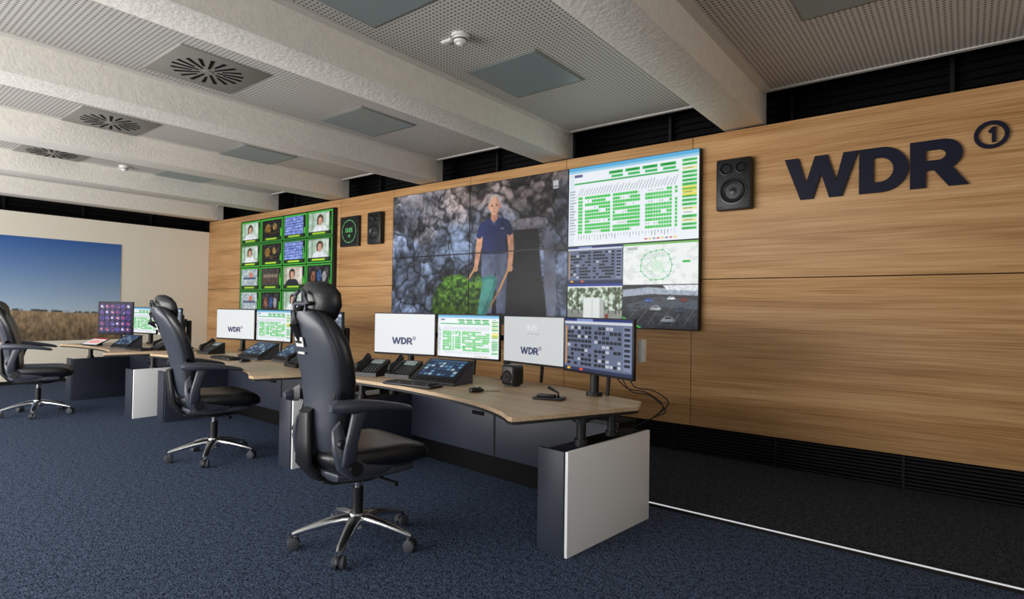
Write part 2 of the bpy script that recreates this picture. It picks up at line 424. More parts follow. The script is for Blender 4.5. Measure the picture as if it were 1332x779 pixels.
def cv_racks(w=120, h=72, seed=2):
    c = Cv(w, h, (96, 106, 132)); c.rect(0, 0, 1, .05, (20, 40, 110)); c.rect(0, .05, 1, .10, (200, 205, 215)); c.rect(.2, .0, .45, .05, (120, 140, 200))
    r = np.random.RandomState(seed)
    for j in range(9):
        for i in range(14):
            if r.rand() < .72:
                x = .05+.055*i+(.04 if i > 6 else 0); y = .15+.085*j
                c.rect(x, y, x+.046, y+.052, (12, 14, 20) if r.rand() < .9 else (190, 195, 205))
                c.rect(x+.008, y+.02, x+.034, y+.03, (120, 128, 150), .5)
    c.rect(.88, .12, .985, .9, (120, 130, 158))
    for j in range(8): c.rect(.895, .15+.09*j, .97, .20+.09*j, (30, 36, 52))
    c.rect(0, .93, 1, 1, (40, 48, 80)); c.rect(.05, .945, .10, .985, (240, 180, 40)); c.rect(.25, .945, .30, .985, (240, 80, 60)); c.rect(.02, .15, .035, .88, (235, 150, 40))
    return c.out()

def cv_wheel(w=110, h=66):
    c = Cv(w, h, (232, 237, 236)); n = fnoise(c.h, c.w, 10, 41); c.a -= (.06*(n > .55))[..., None]
    c.rect(0, 0, 1, .05, (110, 180, 90)); r = np.random.RandomState(5)
    P = [(.46+(.20+.03*r.rand())*math.cos(k*6.283/16), .54+(.33+.06*r.rand())*math.sin(k*6.283/16)) for k in range(16)]
    for k in range(16):
        c.line(*P[k], *P[(k+1) % 16], .007, (80, 180, 100))
        if k % 2: c.line(*P[k], *P[(k+5+k % 3) % 16], .004, (150, 205, 160))
        c.ell(P[k][0], P[k][1], .011, .018, (60, 165, 90))
        q = P[k]; c.line(q[0], q[1], .46+(q[0]-.46)*1.25, .54+(q[1]-.54)*1.18, .003, (120, 190, 130))
    c.spoly([(.38, .50), (.45, .42), (.54, .48), (.55, .6), (.47, .66), (.39, .6)], (205, 228, 210)); c.rect(.80, .45, .9, .5, (60, 180, 80)); c.rect(.06, .1, .2, .16, (170, 180, 185))
    return c.out()

def cv_trees(w=110, h=66):
    c = Cv(w, h, (190, 200, 205)); n = fnoise(c.h, c.w, 14, 9); n2 = fnoise(c.h, c.w, 5, 19)
    m = c.Y < .62; t = np.clip((n-.42)*5, 0, 1)
    c.a = np.where(m[..., None], np.stack([.28+.5*t, .34+.5*t, .24+.55*t], -1), np.stack([.42+.2*n2, .44+.2*n2, .42+.2*n2], -1))
    for x in (.08, .2, .75, .88, .94): c.line(x, .0, x+.01, .7, .010, (60, 52, 44))
    c.rect(.30, .33, .60, .86, (216, 220, 220)); c.rect(.46, .36, .47, .84, (160, 165, 165)); c.rect(.60, .38, .68, .84, (170, 172, 170)); c.rect(.26, .84, .70, .90, (70, 74, 70))
    c.rect(0, .0, 1, .06, (30, 60, 140)); c.rect(0, .06, 1, .09, (220, 220, 220)); c.rect(.70, .7, .76, .9, (120, 60, 50))
    return c.out()

def cv_carpark(w=130, h=80):
    c = Cv(w, h, (34, 36, 42)); n = fnoise(c.h, c.w, 12, 29); nf = fnoise(c.h, c.w, 30, 59); c.a *= (.5+n)[..., None]*1.2
    c.poly([(0, .10), (.35, .04), (1, .12), (1, .24), (.4, .2), (0, .26)], (150, 160, 175)); c.poly([(.55, .0), (1, 0), (1, .14), (.6, .1)], (215, 220, 225))
    c.poly([(.05, .45), (.5, .25), (1, .35), (1, .55), (.4, .5), (.1, .62)], (64, 72, 82)); c.a *= (.75+.5*nf)[..., None]
    for i in range(6): c.line(.02+.16*i, .92, .22+.15*i, .5, .004, (120, 130, 135))
    c.line(0, .75, .25, .99, .012, (70, 220, 80)); c.line(.0, .88, .1, .99, .012, (70, 220, 80))
    for x, y, col, s in ((.36, .34, (60, 90, 170), .6), (.50, .30, (70, 74, 80), .6), (.66, .29, (205, 208, 212), .6), (.82, .33, (110, 30, 35), .6), (.45, .52, (150, 156, 164), .9), (.78, .56, (40, 50, 70), .9), (.20, .48, (60, 66, 74), .8), (.62, .78, (110, 116, 126), 1.1)):
        c.spoly([(x-.09*s, y+.03*s), (x-.06*s, y-.02*s), (x-.03*s, y-.06*s), (x+.04*s, y-.06*s), (x+.07*s, y-.01*s), (x+.09*s, y+.03*s), (x+.06*s, y+.055*s), (x-.06*s, y+.055*s)], col, .6+.8*nf)
        c.poly([(x-.04*s, y-.015*s), (x-.025*s, y-.045*s), (x+.03*s, y-.045*s), (x+.05*s, y-.015*s)], (22, 26, 32)); c.ell(x, y+.07*s, .08*s, .015*s, (8, 8, 10))
    return c.out()

def cv_quad():
    c = Cv(260, 154, (10, 10, 12))
    c.paste(cv_racks(118, 70, 8), 0, 0, .455, .455); c.paste(cv_wheel(140, 76), .46, 0, 1, .49); c.paste(cv_trees(118, 82), 0, .465, .455, 1); c.paste(cv_carpark(140, 77), .46, .5, 1, 1)
    return c.out()

def tile_img(k):
    c = Cv(48, 30, (60, 70, 80)); n = fnoise(c.h, c.w, 6, 50+k); n2 = vnoise(c.h, c.w, 14, 22, k)
    def person(bg, hair, shirt, x=.5, s=1.0):
        c.a[:] = np.array(bg)/255; c.a += (n-.5)[..., None]*.35
        c.rect(x-.42, 0, x-.30, 1, (110, 140, 110), .5); c.rect(.85, .1, .97, .7, (230, 232, 228), .6)
        c.spoly([(x-.34, 1.02), (x-.27, .76), (x-.10, .66), (x+.10, .66), (x+.27, .76), (x+.34, 1.02)], shirt, .8+.35*n); c.rect(x-.05, .5, x+.05, .70, (190, 142, 118))
        c.ell(x, .30, .14, .20, hair); c.ell(x-.11, .42, .05, .24, hair); c.ell(x+.11, .38, .035, .18, hair); c.ell(x, .44, .10, .20, (212, 166, 140)); c.ell(x+.04, .44, .06, .18, (190, 142, 118), .5)
        c.rect(x-.06, .38, x-.03, .41, (50, 40, 40)); c.rect(x+.03, .38, x+.06, .41, (50, 40, 40)); c.rect(x-.03, .54, x+.03, .56, (150, 80, 80))
    typ = [0, 1, 2, 0, 0, 1, 2, 0, 4, 3, 5, 6, 4, 6, 0, 3][k]
    if typ == 0: person((176, 196, 182), (70, 45, 35), (225, 230, 234), .5+.06*(k % 2))
    elif typ == 1:
        c.a[:] = .08; c.ell(.3, .5, .16, .3, (150, 110, 40), .8); c.ell(.7, .4, .12, .2, (180, 140, 60), .7); c.a += (n2-.5)[..., None]*.3; c.rect(.2, .7, .9, .8, (70, 50, 30)); c.a += ((n-.5)*.4)[..., None]
    elif typ == 2:
        c.a = np.stack([.30+.4*n2, .38+.4*n2, .66+.4*n2], -1)
        for i in range(6): c.line(0, .15*i+.1, 1, .15*i+.05, .015, (40, 50, 90))
    elif typ == 3:
        c.a = np.stack([.12+.3*n, .12+.25*n, .12+.22*n], -1)
        for i in range(7): c.rect(.1+.12*i, .35, .18+.12*i, .55, (150, 130, 110)); c.rect(.1+.12*i, .65, .18+.12*i, .8, (100, 60, 50))
    elif typ == 4:
        c.a = np.stack([.45+.4*n2, .5+.4*n2, .55+.35*n2], -1); c.rect(.1, .5, .9, .62, (60, 80, 110)); c.rect(.5, .2, .7, .5, (200, 120, 90))
    elif typ == 5: person((200, 190, 175), (45, 38, 34), (38, 40, 50), .45)
    else:
        c.a[:] = .14; c.a += ((n-.5)*.5)[..., None]; c.ell(.25, .6, .12, .3, (150, 90, 66), .8); c.ell(.55, .55, .12, .32, (60, 90, 150), .8); c.ell(.8, .6, .1, .28, (170, 170, 170), .8); c.a += (n2-.5)[..., None]*.25
    return np.clip(c.a, 0, 1)

def cv_multiview(w=240, h=144):
    c = Cv(w, h, (10, 16, 12))
    for k in range(16):
        i, j = k % 4, k//4; x0 = .012+.247*i; y0 = .015+.246*j
        c.rect(x0, y0, x0+.235, y0+.232, (70, 215, 60)); c.rect(x0+.006, y0+.008, x0+.229, y0+.224, (14, 30, 14))
        c.paste(tile_img(k), x0+.014, y0+.012, x0+.205, y0+.185); c.rect(x0+.209, y0+.012, x0+.226, y0+.185, (10, 12, 10)); c.rect(x0+.211, y0+.07+.03*(k % 3), x0+.216, y0+.185, (90, 220, 60)); c.rect(x0+.219, y0+.09+.02*(k % 4), x0+.224, y0+.185, (90, 220, 60))
        c.rect(x0+.03, y0+.192, x0+.2, y0+.220, (30, 60, 25)); c.rect(x0+.05, y0+.198, x0+.17, y0+.212, (190, 235, 60))
    return c.out()

SEG = {'1': 'bc', '3': 'abgcd', '2': 'abged', '5': 'afgcd'}
def digits(c, txt, x, y, hgt, wd, col, th):
    for ch in txt:
        if ch == ':':
            c.rect(x+wd*.1, y+hgt*.28, x+wd*.1+th, y+hgt*.28+th*1.5, col); c.rect(x+wd*.1, y+hgt*.68, x+wd*.1+th, y+hgt*.68+th*1.5, col); x += wd*.45; continue
        s = SEG[ch]; t2 = th*1.2
        if 'a' in s: c.rect(x, y, x+wd, y+t2, col)
        if 'g' in s: c.rect(x, y+hgt/2-t2/2, x+wd, y+hgt/2+t2/2, col)
        if 'd' in s: c.rect(x, y+hgt-t2, x+wd, y+hgt, col)
        if 'b' in s: c.rect(x+wd-th, y, x+wd, y+hgt/2, col)
        if 'c' in s: c.rect(x+wd-th, y+hgt/2, x+wd, y+hgt, col)
        if 'f' in s: c.rect(x, y, x+th, y+hgt/2, col)
        if 'e' in s: c.rect(x, y+hgt/2, x+th, y+hgt, col)
        x += wd*1.4

def cv_logo():
    c = Cv(130, 76, (226, 229, 230)); c.logo(.30, .60, .17); return c.out()
def cv_clocklogo():
    c = Cv(130, 76, (198, 201, 202)); digits(c, '13:25', .37, .18, .10, .035, (236, 238, 238), .008); c.rect(.42, .36, .62, .375, (160, 162, 164)); c.logo(.30, .66, .15); return c.out()
def cv_hex():
    c = Cv(110, 80, (24, 16, 48)); cols = [(230, 230, 240), (190, 70, 120), (90, 90, 200), (230, 150, 150), (70, 40, 110)]
    for j in range(5):
        for i in range(6):
            x = .12+.155*i; y = .14+.18*j
            hx = [(x+.068*math.cos(t), y+.084*math.sin(t)) for t in [math.pi/6+math.pi/3*q for q in range(6)]]
            c.poly(hx, (130, 104, 200)); hx = [(x+.056*math.cos(t), y+.07*math.sin(t)) for t in [math.pi/6+math.pi/3*q for q in range(6)]]; c.poly(hx, (30, 22, 60))
            c.ell(x-.012, y-.005, .03, .036, cols[(i*3+j*2) % 5]); c.ell(x+.025, y+.02, .014, .02, cols[(i+j) % 5])
    return c.out()
def cv_clock():
    c = Cv(80, 80, (12, 16, 14)); col = (120, 240, 140)
    for k in range(60):
        a = k*math.pi/30; rr = .40; c.ell(.5+rr*math.cos(a), .5+rr*math.sin(a), .014, .014, col if k % 5 else (200, 255, 200))
    digits(c, '13:25', .24, .38, .15, .08, col, .020); digits(c, '12', .42, .62, .09, .06, col, .016); return c.out()
def cv_touch():
    c = Cv(90, 56, (30, 44, 66)); r = np.random.RandomState(3)
    c.rect(0, 0, 1, .1, (60, 90, 120))
    for j in range(5):
        for i in range(8): c.rect(.03+.12*i, .15+.165*j, .12+.12*i, .27+.165*j, [(60, 80, 110), (90, 130, 160), (40, 52, 76), (150, 176, 190)][r.randint(4)])
    return c.out()
def cv_tablet():
    c = Cv(50, 34, (225, 228, 232)); c.rect(0, 0, 1, .15, (200, 70, 60)); c.rect(.1, .3, .9, .8, (230, 160, 150)); return c.out()
def cv_mural():
    c = Cv(240, 124); h, w = c.h, c.w; t = np.clip(c.Y/.70, 0, 1)[..., None]
    c.a = np.array([54, 96, 166])/255*(1-t)+np.array([176, 198, 218])/255*t
    n = fnoise(h, w, 30, 3, 2.5); n2 = vnoise(h, w, 20, 240, 8)
    hz = .715+.012*np.sin(c.X*9); m = c.Y > hz
    g = .35+.55*n+.3*(n2-.5); d = np.clip((c.Y-hz)/.28, 0, 1)
    wheat = np.stack([.66*g+.20*(1-d), .56*g+.17*(1-d), .44*g+.13*(1-d)], -1)
    c.a[m] = wheat[m]; m2 = (c.Y > hz-.018) & (c.Y <= hz) & (fnoise(h, w, 20, 66, 3) > .45); c.a[m2] = np.array([70, 76, 72])/255
    return c.out()

# ------------------------------------------------------------------ room shell
XL, YW, XR, YB = -12.17, 5.44, 2.6, -3.2
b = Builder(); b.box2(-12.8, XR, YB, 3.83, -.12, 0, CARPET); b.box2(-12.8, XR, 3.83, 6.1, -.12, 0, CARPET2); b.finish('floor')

b = Builder(); b.box2(XL, XR, 5.50, 5.58, .0, 3.02, BLACK)
cuts = [XL, -10.78, -7.72, -6.47, -4.98, -3.53, -2.085, XR]
for i in range(len(cuts)-1):
    for z0, z1 in ((.263, 1.656), (1.664, 3.03)):
        b.box2(cuts[i]+.003, cuts[i+1]-.003, YW, 5.51, z0, z1, WOOD, .002)
b.finish('wall_front')
b = Builder()
for k in range(9): b.box2(XL, XR, 5.455, 5.495, .012+.028*k, .024+.028*k, SLAT)
x = XR-.2
while x > XL: b.box2(x-.01, x+.01, 5.445, 5.499, 0, .262, SLAT); x -= .93
b.finish('plinth_vent_grille')

b = Builder(); b.box2(-12.8, XR, 5.95, 6.1, 0, 3.7, BLACK)
for k in range(9): b.box2(-12.6, XR, 5.90, 5.95, 2.98+.07*k, 2.992+.07*k, BLACK)
x = XR-.3
while x > -12.6: b.box2(x-.015, x+.015, 5.86, 5.95, 2.95, 3.6, SLAT); x -= 1.2
b.finish('wall_rear_recess')

b = Builder(); b.box2(XL-.1, XL, YB, 5.44, 0, 2.82, WHITE); b.finish('wall_left')
b = Builder(); b.box2(-12.8, -12.65, YB, 5.95, 0, 3.7, BLACK)
for k in range(7): b.box2(-12.65, -12.60, YB, 5.9, 2.80+.09*k, 2.815+.09*k, SLAT)
y = 5.6
while y > YB: b.box2(-12.65, -12.57, y-.02, y+.02, 2.7, 3.6, SLAT); y -= 1.1
b.finish('wall_left_recess')
b = Builder(); b.box2(XR, XR+.12, YB, 6.1, 0, 3.7, WHITE); b.finish('wall_right')
b = Builder(); b.box2(XL, XL+.012, YB, 5.43, 0, .06, SLAT); b.finish('baseboard_left')

beams = [2.7, .81, -1.44, -3.51, -5.58, -7.65, -9.72, -11.79]
b = Builder(); b.box2(-12.8, XR+.12, YB, 6.1, 3.62, 3.72, BLACK)
for i in range(1, len(beams)):
    xr = beams[i-1]-.36; xl = beams[i]
    if i == 1: xr = XR
    b.box2(xl+.07, xr-.07, YB, 5.36, 3.315, 3.36, PERF)
    b.box2(xl+.0, xl+.07, YB, 5.40, 3.305, 3.40, FRAMEW); b.box2(xr-.07, xr, YB, 5.40, 3.305, 3.40, FRAMEW)
    b.box2(xl+.07, xr-.07, 5.36, 5.40, 3.305, 3.40, FRAMEW)
b.finish('ceiling')
for xb in beams[1:]:
    b = Builder(); b.box2(xb-.36, xb, YB, 5.54, 3.045, 3.62, BEAMW, .012); b.finish('ceiling_beam')

def ceiling_light(cx, cy, s=.36):
    b = Builder(); z = 3.313
    b.box2(cx-s, cx+s, cy-s, cy+s, z-.005, z+.01, VENTG, .002)
    b.box2(cx-s+.02, cx+s-.02, cy-s+.02, cy+s-.02, z-.009, z-.004, GREYGLASS)
    b.finish('ceiling_light_panel')
def ceiling_vent(cx, cy, s=.36):
    b = Builder(); z = 3.311
    b.box2(cx-s, cx+s, cy-s, cy+s, z-.007, z+.01, VENTG, .002)
    for k in range(18):
        a = 2*math.pi*k/18
        r0, r1 = (.07, .27) if k % 2 else (.12, .27)
        d = Vector((math.cos(a), math.sin(a), 0)); p = Vector((-d.y, d.x, 0)); c0 = Vector((cx, cy, z-.010))
        vs = [c0+d*r0-p*.006, c0+d*r1+p*.002, c0+d*r1+p*.032, c0+d*r0+p*.010]
        vs += [v+Vector((0, 0, .006)) for v in vs]
        b.add(vs, [[0, 1, 2, 3], [7, 6, 5, 4], [0, 4, 5, 1], [1, 5, 6, 2], [2, 6, 7, 3], [3, 7, 4, 0]], BLACK)
    b.cyl((cx, cy, z-.013), (cx, cy, z-.005), .035, VENTG)
    b.finish('ceiling_air_vent')
def smoke_det(cx, cy):
    b = Builder(); z = 3.315
    b.cyl((cx, cy, z), (cx, cy, z-.02), .065, WHITEP); b.cyl((cx, cy, z-.02), (cx, cy, z-.06), .05, WHITEP, r1=.045)
    b.cyl((cx, cy, z-.035), (cx, cy, z-.042), .053, RUBBER); b.cyl((cx, cy, z-.06), (cx, cy, z-.075), .03, WHITEP, r1=.02)
    b.box((cx-.13, cy, z-.01), (.10, .04, .02), WHITEP, .004)
    b.finish('smoke_detector')
for k, cx in enumerate((-.52, -2.92, -5.02, -7.3, -9.45)):
    ceiling_light(cx, 3.85)
    (ceiling_light if k < 2 else ceiling_vent)(cx, 2.2)
    if k != 1: ceiling_light(cx, .4)
smoke_det(-2.87, 3.0); smoke_det(-9.5, 3.04)

b = Builder(); b.box2(-2.0, XR, 3.803, 3.83, 0, .012, LED); b.box2(-2.0, XR, 3.780, 3.803, 0, .012, SLAT); b.box2(-2.0, XR, 3.83, 3.842, 0, .014, SLAT); b.finish('floor_light_strip')

# ------------------------------------------------------------------ wall items
b = Builder(); b.box2(XL, XL+.012, .6, 3.88, .70, 2.42, WHITEP); mural = b.finish('landscape_mural')
screen_grid('mural_print', cv_mural(), 3.28, 1.72, mural, (XL+.0135, 2.24, 1.56), PRINT, rz=math.pi/2)

def video_wall(name, x0, x1, z0, z1, cols, rows, contents):
    b = Builder(); b.box2(x0, x1, 5.375, 5.46, z0, z1, PLASTIC, .004)
    w = (x1-x0)/cols; h = (z1-z0)/rows
    o = b.finish(name)
    for (ci, ri, cs, rs, arr) in contents:
        H, W = arr.shape[:2]
        for i in range(cs):
            for j in range(rs):
                sub = arr[int(H*j/rs):int(H*(j+1)/rs), int(W*i/cs):int(W*(i+1)/cs)]
                screen_grid('display_panel', sub, w-.014, h-.014, o, (x0+w*(ci+i+.5), 5.372, z1-h*(ri+j+.5)), SCREEN)
    return o
video_wall('video_wall', -6.39, -1.99, 1.173, 2.905, 3, 2, [(0, 0, 2, 2, cv_video()), (2, 0, 1, 1, cv_table()), (2, 1, 1, 1, cv_quad())])
video_wall('multiview_video_wall', -10.74, -7.80, 1.173, 2.905, 2, 2, [(0, 0, 2, 2, cv_multiview())])

b = Builder(); b.box2(-7.66, -7.20, 5.39, 5.445, 2.27, 2.73, PLASTIC, .008); ck = b.finish('wall_clock')
screen_grid('clock_face', cv_clock(), .42, .42, ck, (-7.43, 5.387, 2.50), SCREEN)

def wall_speaker(x0, x1, z0, z1):
    b = Builder(); b.box2(x0, x1, 5.36, 5.45, z0, z1, PLASTIC, .02)
    w = x1-x0; cx = (x0+x1)/2; h = z1-z0
    def driver(x, z, r):
        rings = []
        for rr, yy in ((r*1.12, 0), (r*1.1, -.010), (r*.98, -.012), (r*.9, -.002), (r*.8, -.012), (r*.35, .012), (r*.3, -.002), (.002, -.012)):
            rings.append([(x+rr*math.cos(t), 5.362+yy, z+rr*math.sin(t)) for t in [2*math.pi*k/32 for k in range(32)]])
        b.loft(rings, CONE)
    driver(cx, z0+h*.36, w*.36); driver(cx+w*.22, z1-h*.2, w*.15)
    driver(cx-w*.2, z1-h*.2, w*.17)
    b.box2(x0+.02, x0+.06, 5.356, 5.362, z0+.02, z0+.035, RUBBER)
    b.finish('wall_speaker')
wall_speaker(-1.836, -1.519, 2.284, 2.757); wall_speaker(-6.96, -6.65, 2.27, 2.74)

def curve_sign(name, shapes, depth, mat, loc, scale):
    cu = bpy.data.curves.new(name, 'CURVE'); cu.dimensions = '2D'; cu.fill_mode = 'BOTH'; cu.extrude = depth
    for pts in shapes:
        sp = cu.splines.new('POLY'); sp.points.add(len(pts)-1)
        for i, (x, y) in enumerate(pts): sp.points[i].co = (x*scale, y*scale, 0, 1)
        sp.use_cyclic_u = True
    cu.materials.append(mat)
    o = bpy.data.objects.new(name, cu); scene.collection.objects.link(o)
    o.rotation_euler = (math.pi/2, 0, 0); o.location = loc
    return o
shapes = []
for o_, i_ in GLYPHS:
    shapes.append(o_)
    if i_: shapes.append(i_)
curve_sign('wall_lettering_sign', shapes, .012, NAVY, (-1.256, YW-.014, 2.325), .36)
one = [(-.18, .30), (.08, .55), (.24, .55), (.24, -.55), (.02, -.55), (.02, .26), (-.10, .14)]
curve_sign('round_emblem_sign', [arc(0, 0, 1, 1, 0, 354, 59), arc(0, 0, .74, .74, 0, 354, 59), one], .012, NAVY, (.135, YW-.014, 2.668), .100)

# ------------------------------------------------------------------ monitors
def monitor(pl, pr, zb, zt, arr):
    w = math.hypot(pr[0]-pl[0], pr[1]-pl[1]); ang = math.atan2(pr[1]-pl[1], pr[0]-pl[0]); h = zt-zb
    b = Builder()
    b.box((0, .012, 0), (w, .024, h), PLASTIC, .004)
    b.box((0, .035, -.01), (w*.55, .03, h*.6), PLASTIC, .012)
    b.box((0, .068, 0), (.10, .045, .10), PLASTIC, .006)
    b.box((0, -.001, -h/2+.008), (w-.01, .004, .012), SLAT)
    o = b.finish('computer_monitor', loc=((pl[0]+pr[0])/2, (pl[1]+pr[1])/2, (zb+zt)/2), rz=ang)
    screen_grid('screen', arr, w-.018, h-.026, o, (0, -.0035, .004), SCREEN)
    return o
ML, MT, MC, MR = cv_logo(), cv_table(150, 88, 3), cv_clocklogo(), cv_racks(150, 88, 4)
WS1 = [((-4.34, 3.45), (-3.685, 3.60), ML), ((-3.64, 3.58), (-3.0, 3.66), MT), ((-2.96, 3.66), (-2.30, 3.55), MC), ((-2.25, 3.47), (-1.60, 3.24), MR)]
for pl, pr, a in WS1: monitor(pl, pr, .92, 1.30, a)
WS2 = [((-7.46, 3.45), (-6.80, 3.60), ML), ((-6.76, 3.60), (-6.10, 3.66), MT), ((-5.86, 3.68), (-5.20, 3.57), ML), ((-5.14, 3.50), (-4.52, 3.22), MR)]
for pl, pr, a in WS2: monitor(pl, pr, .92, 1.30, a)
WS3 = [((-9.12, 2.66), (-8.62, 2.90), cv_hex()), ((-9.55, 3.18), (-8.92, 3.30), MT), ((-8.88, 3.32), (-8.25, 3.32), ML), ((-8.2, 3.28), (-7.65, 3.10), MR)]
m0 = monitor(*WS3[0][:2], .93, 1.37, WS3[0][2])
b = Builder(); b.cyl((0, .10, -.378), (0, .10, -.36), .11, PLASTIC); b.cyl((0, .10, -.37), (0, .09, 0), .02, PLASTIC)
b.finish('stand', parent=m0)
for pl, pr, a in WS3[1:]: monitor(pl, pr, .92, 1.30, a)

# ------------------------------------------------------------------ desks
def control_desk(ox, oy, L, rz, mons, pole=(0, 0)):
    k = L/2.62
    b = Builder()
    front = catmull([(-2.62, -.02), (-2.25, .06), (-1.7, .10), (-1.1, .07), (-.7, .0), (-.42, -.10), (-.27, -.19)], 6)
    pts = [(x*k, y) for x, y in front]
    pts += [(-.235, -.195), (-.215, -.17), (.04, .62), (.03, .66), (-.05, .82), (-.9*k, 1.0), (-1.7*k, 1.0), (-2.62*k, .80)]
    b.extrude_poly(pts, .748, .772, DESKWOOD)
    b.extrude_poly([(x*.995-.004, y*.99+.004) for x, y in pts], .73, .748, EDGE)
    def ped(x, white=True):
        b.box2(x-.19, x-.022, .06, .93, .015, .56, DARKPANEL, .004)
        b.box2(x-.020, x, .06, .93, .0, .575, LIGHTPANEL if white else DARKPANEL, .003)
        b.box2(x-.205, x-.022, .05, .072, .0, .575, DARKPANEL, .002)
        b.box2(x-.17, x-.04, .35, .9, .56, .572, BLACK)
        for yy in (.30, .62):
            b.cyl((x-.09, yy, .56), (x-.09, yy, .74), .028, PLASTIC)
            b.cyl((x-.09, yy, .70), (x-.09, yy, .735), .05, PLASTIC)
            b.cyl((x-.09, yy, .55), (x-.09, yy, .60), .04, PLASTIC)
    ped(-.05); ped(-L+.25, False)
    b.box2(-L+.25, -.24, .86, 1.08, .0, .60, BLACK, .006)
    b.box2(-L+.25, -.24, .76, .86, .20, .60, DARKPANEL, .004)
    b.box2(-L*.5-.008, -L*.5+.008, .755, .762, .20, .60, SLAT)
    b.box2(-L*.5-.25, -L*.5-.12, .752, .762, .50, .53, BLACK)
    b.box2(-L+.3, -.24, .45, .80, .66, .73, EDGE, .004)
    o = b.finish('control_desk', loc=(ox, oy, 0), rz=rz)
    r = Builder(); path = []
    for pl, pr, _ in mons:
        d = Vector((pr[0]-pl[0], pr[1]-pl[1], 0)); n = Vector((-d.y, d.x, 0)).normalized(); c = Vector(((pl[0]+pr[0])/2, (pl[1]+pr[1])/2, 1.11))
        path.append(c+n*.115)
    r.tube(catmull([tuple(p) for p in path], 5), .022, PLASTIC)
    posts = [path[0], path[1].lerp(path[2], .5), path[-1]+Vector((pole[0], pole[1], 0))]
    for p in posts:
        r.cyl((p[0], p[1], .774), (p[0], p[1], 1.14), .03, PLASTIC); r.cyl((p[0], p[1], .774), (p[0], p[1], .80), .055, PLASTIC)
    for pl, pr, _ in mons:
        c = Vector(((pl[0]+pr[0])/2, (pl[1]+pr[1])/2, .90)); d = Vector((pr[0]-pl[0], pr[1]-pl[1], 0)).normalized(); n = Vector((-d.y, d.x, 0))
        r.tube([c+n*.10-Vector((0, 0, .12)), c+n*.11+Vector((0, 0, -.02)), c+n*.12+Vector((0, 0, .2))], .014, PLASTIC, 8)
    r.finish('monitor_mounting_rail')
    return o
control_desk(-1.66, 2.615, 2.62, math.radians(-5), WS1, (-.10, -.02))
control_desk(-4.33, 2.60, 3.1, math.radians(-2), WS2)
control_desk(-7.62, 2.55, 2.3, math.radians(2), WS3[1:])

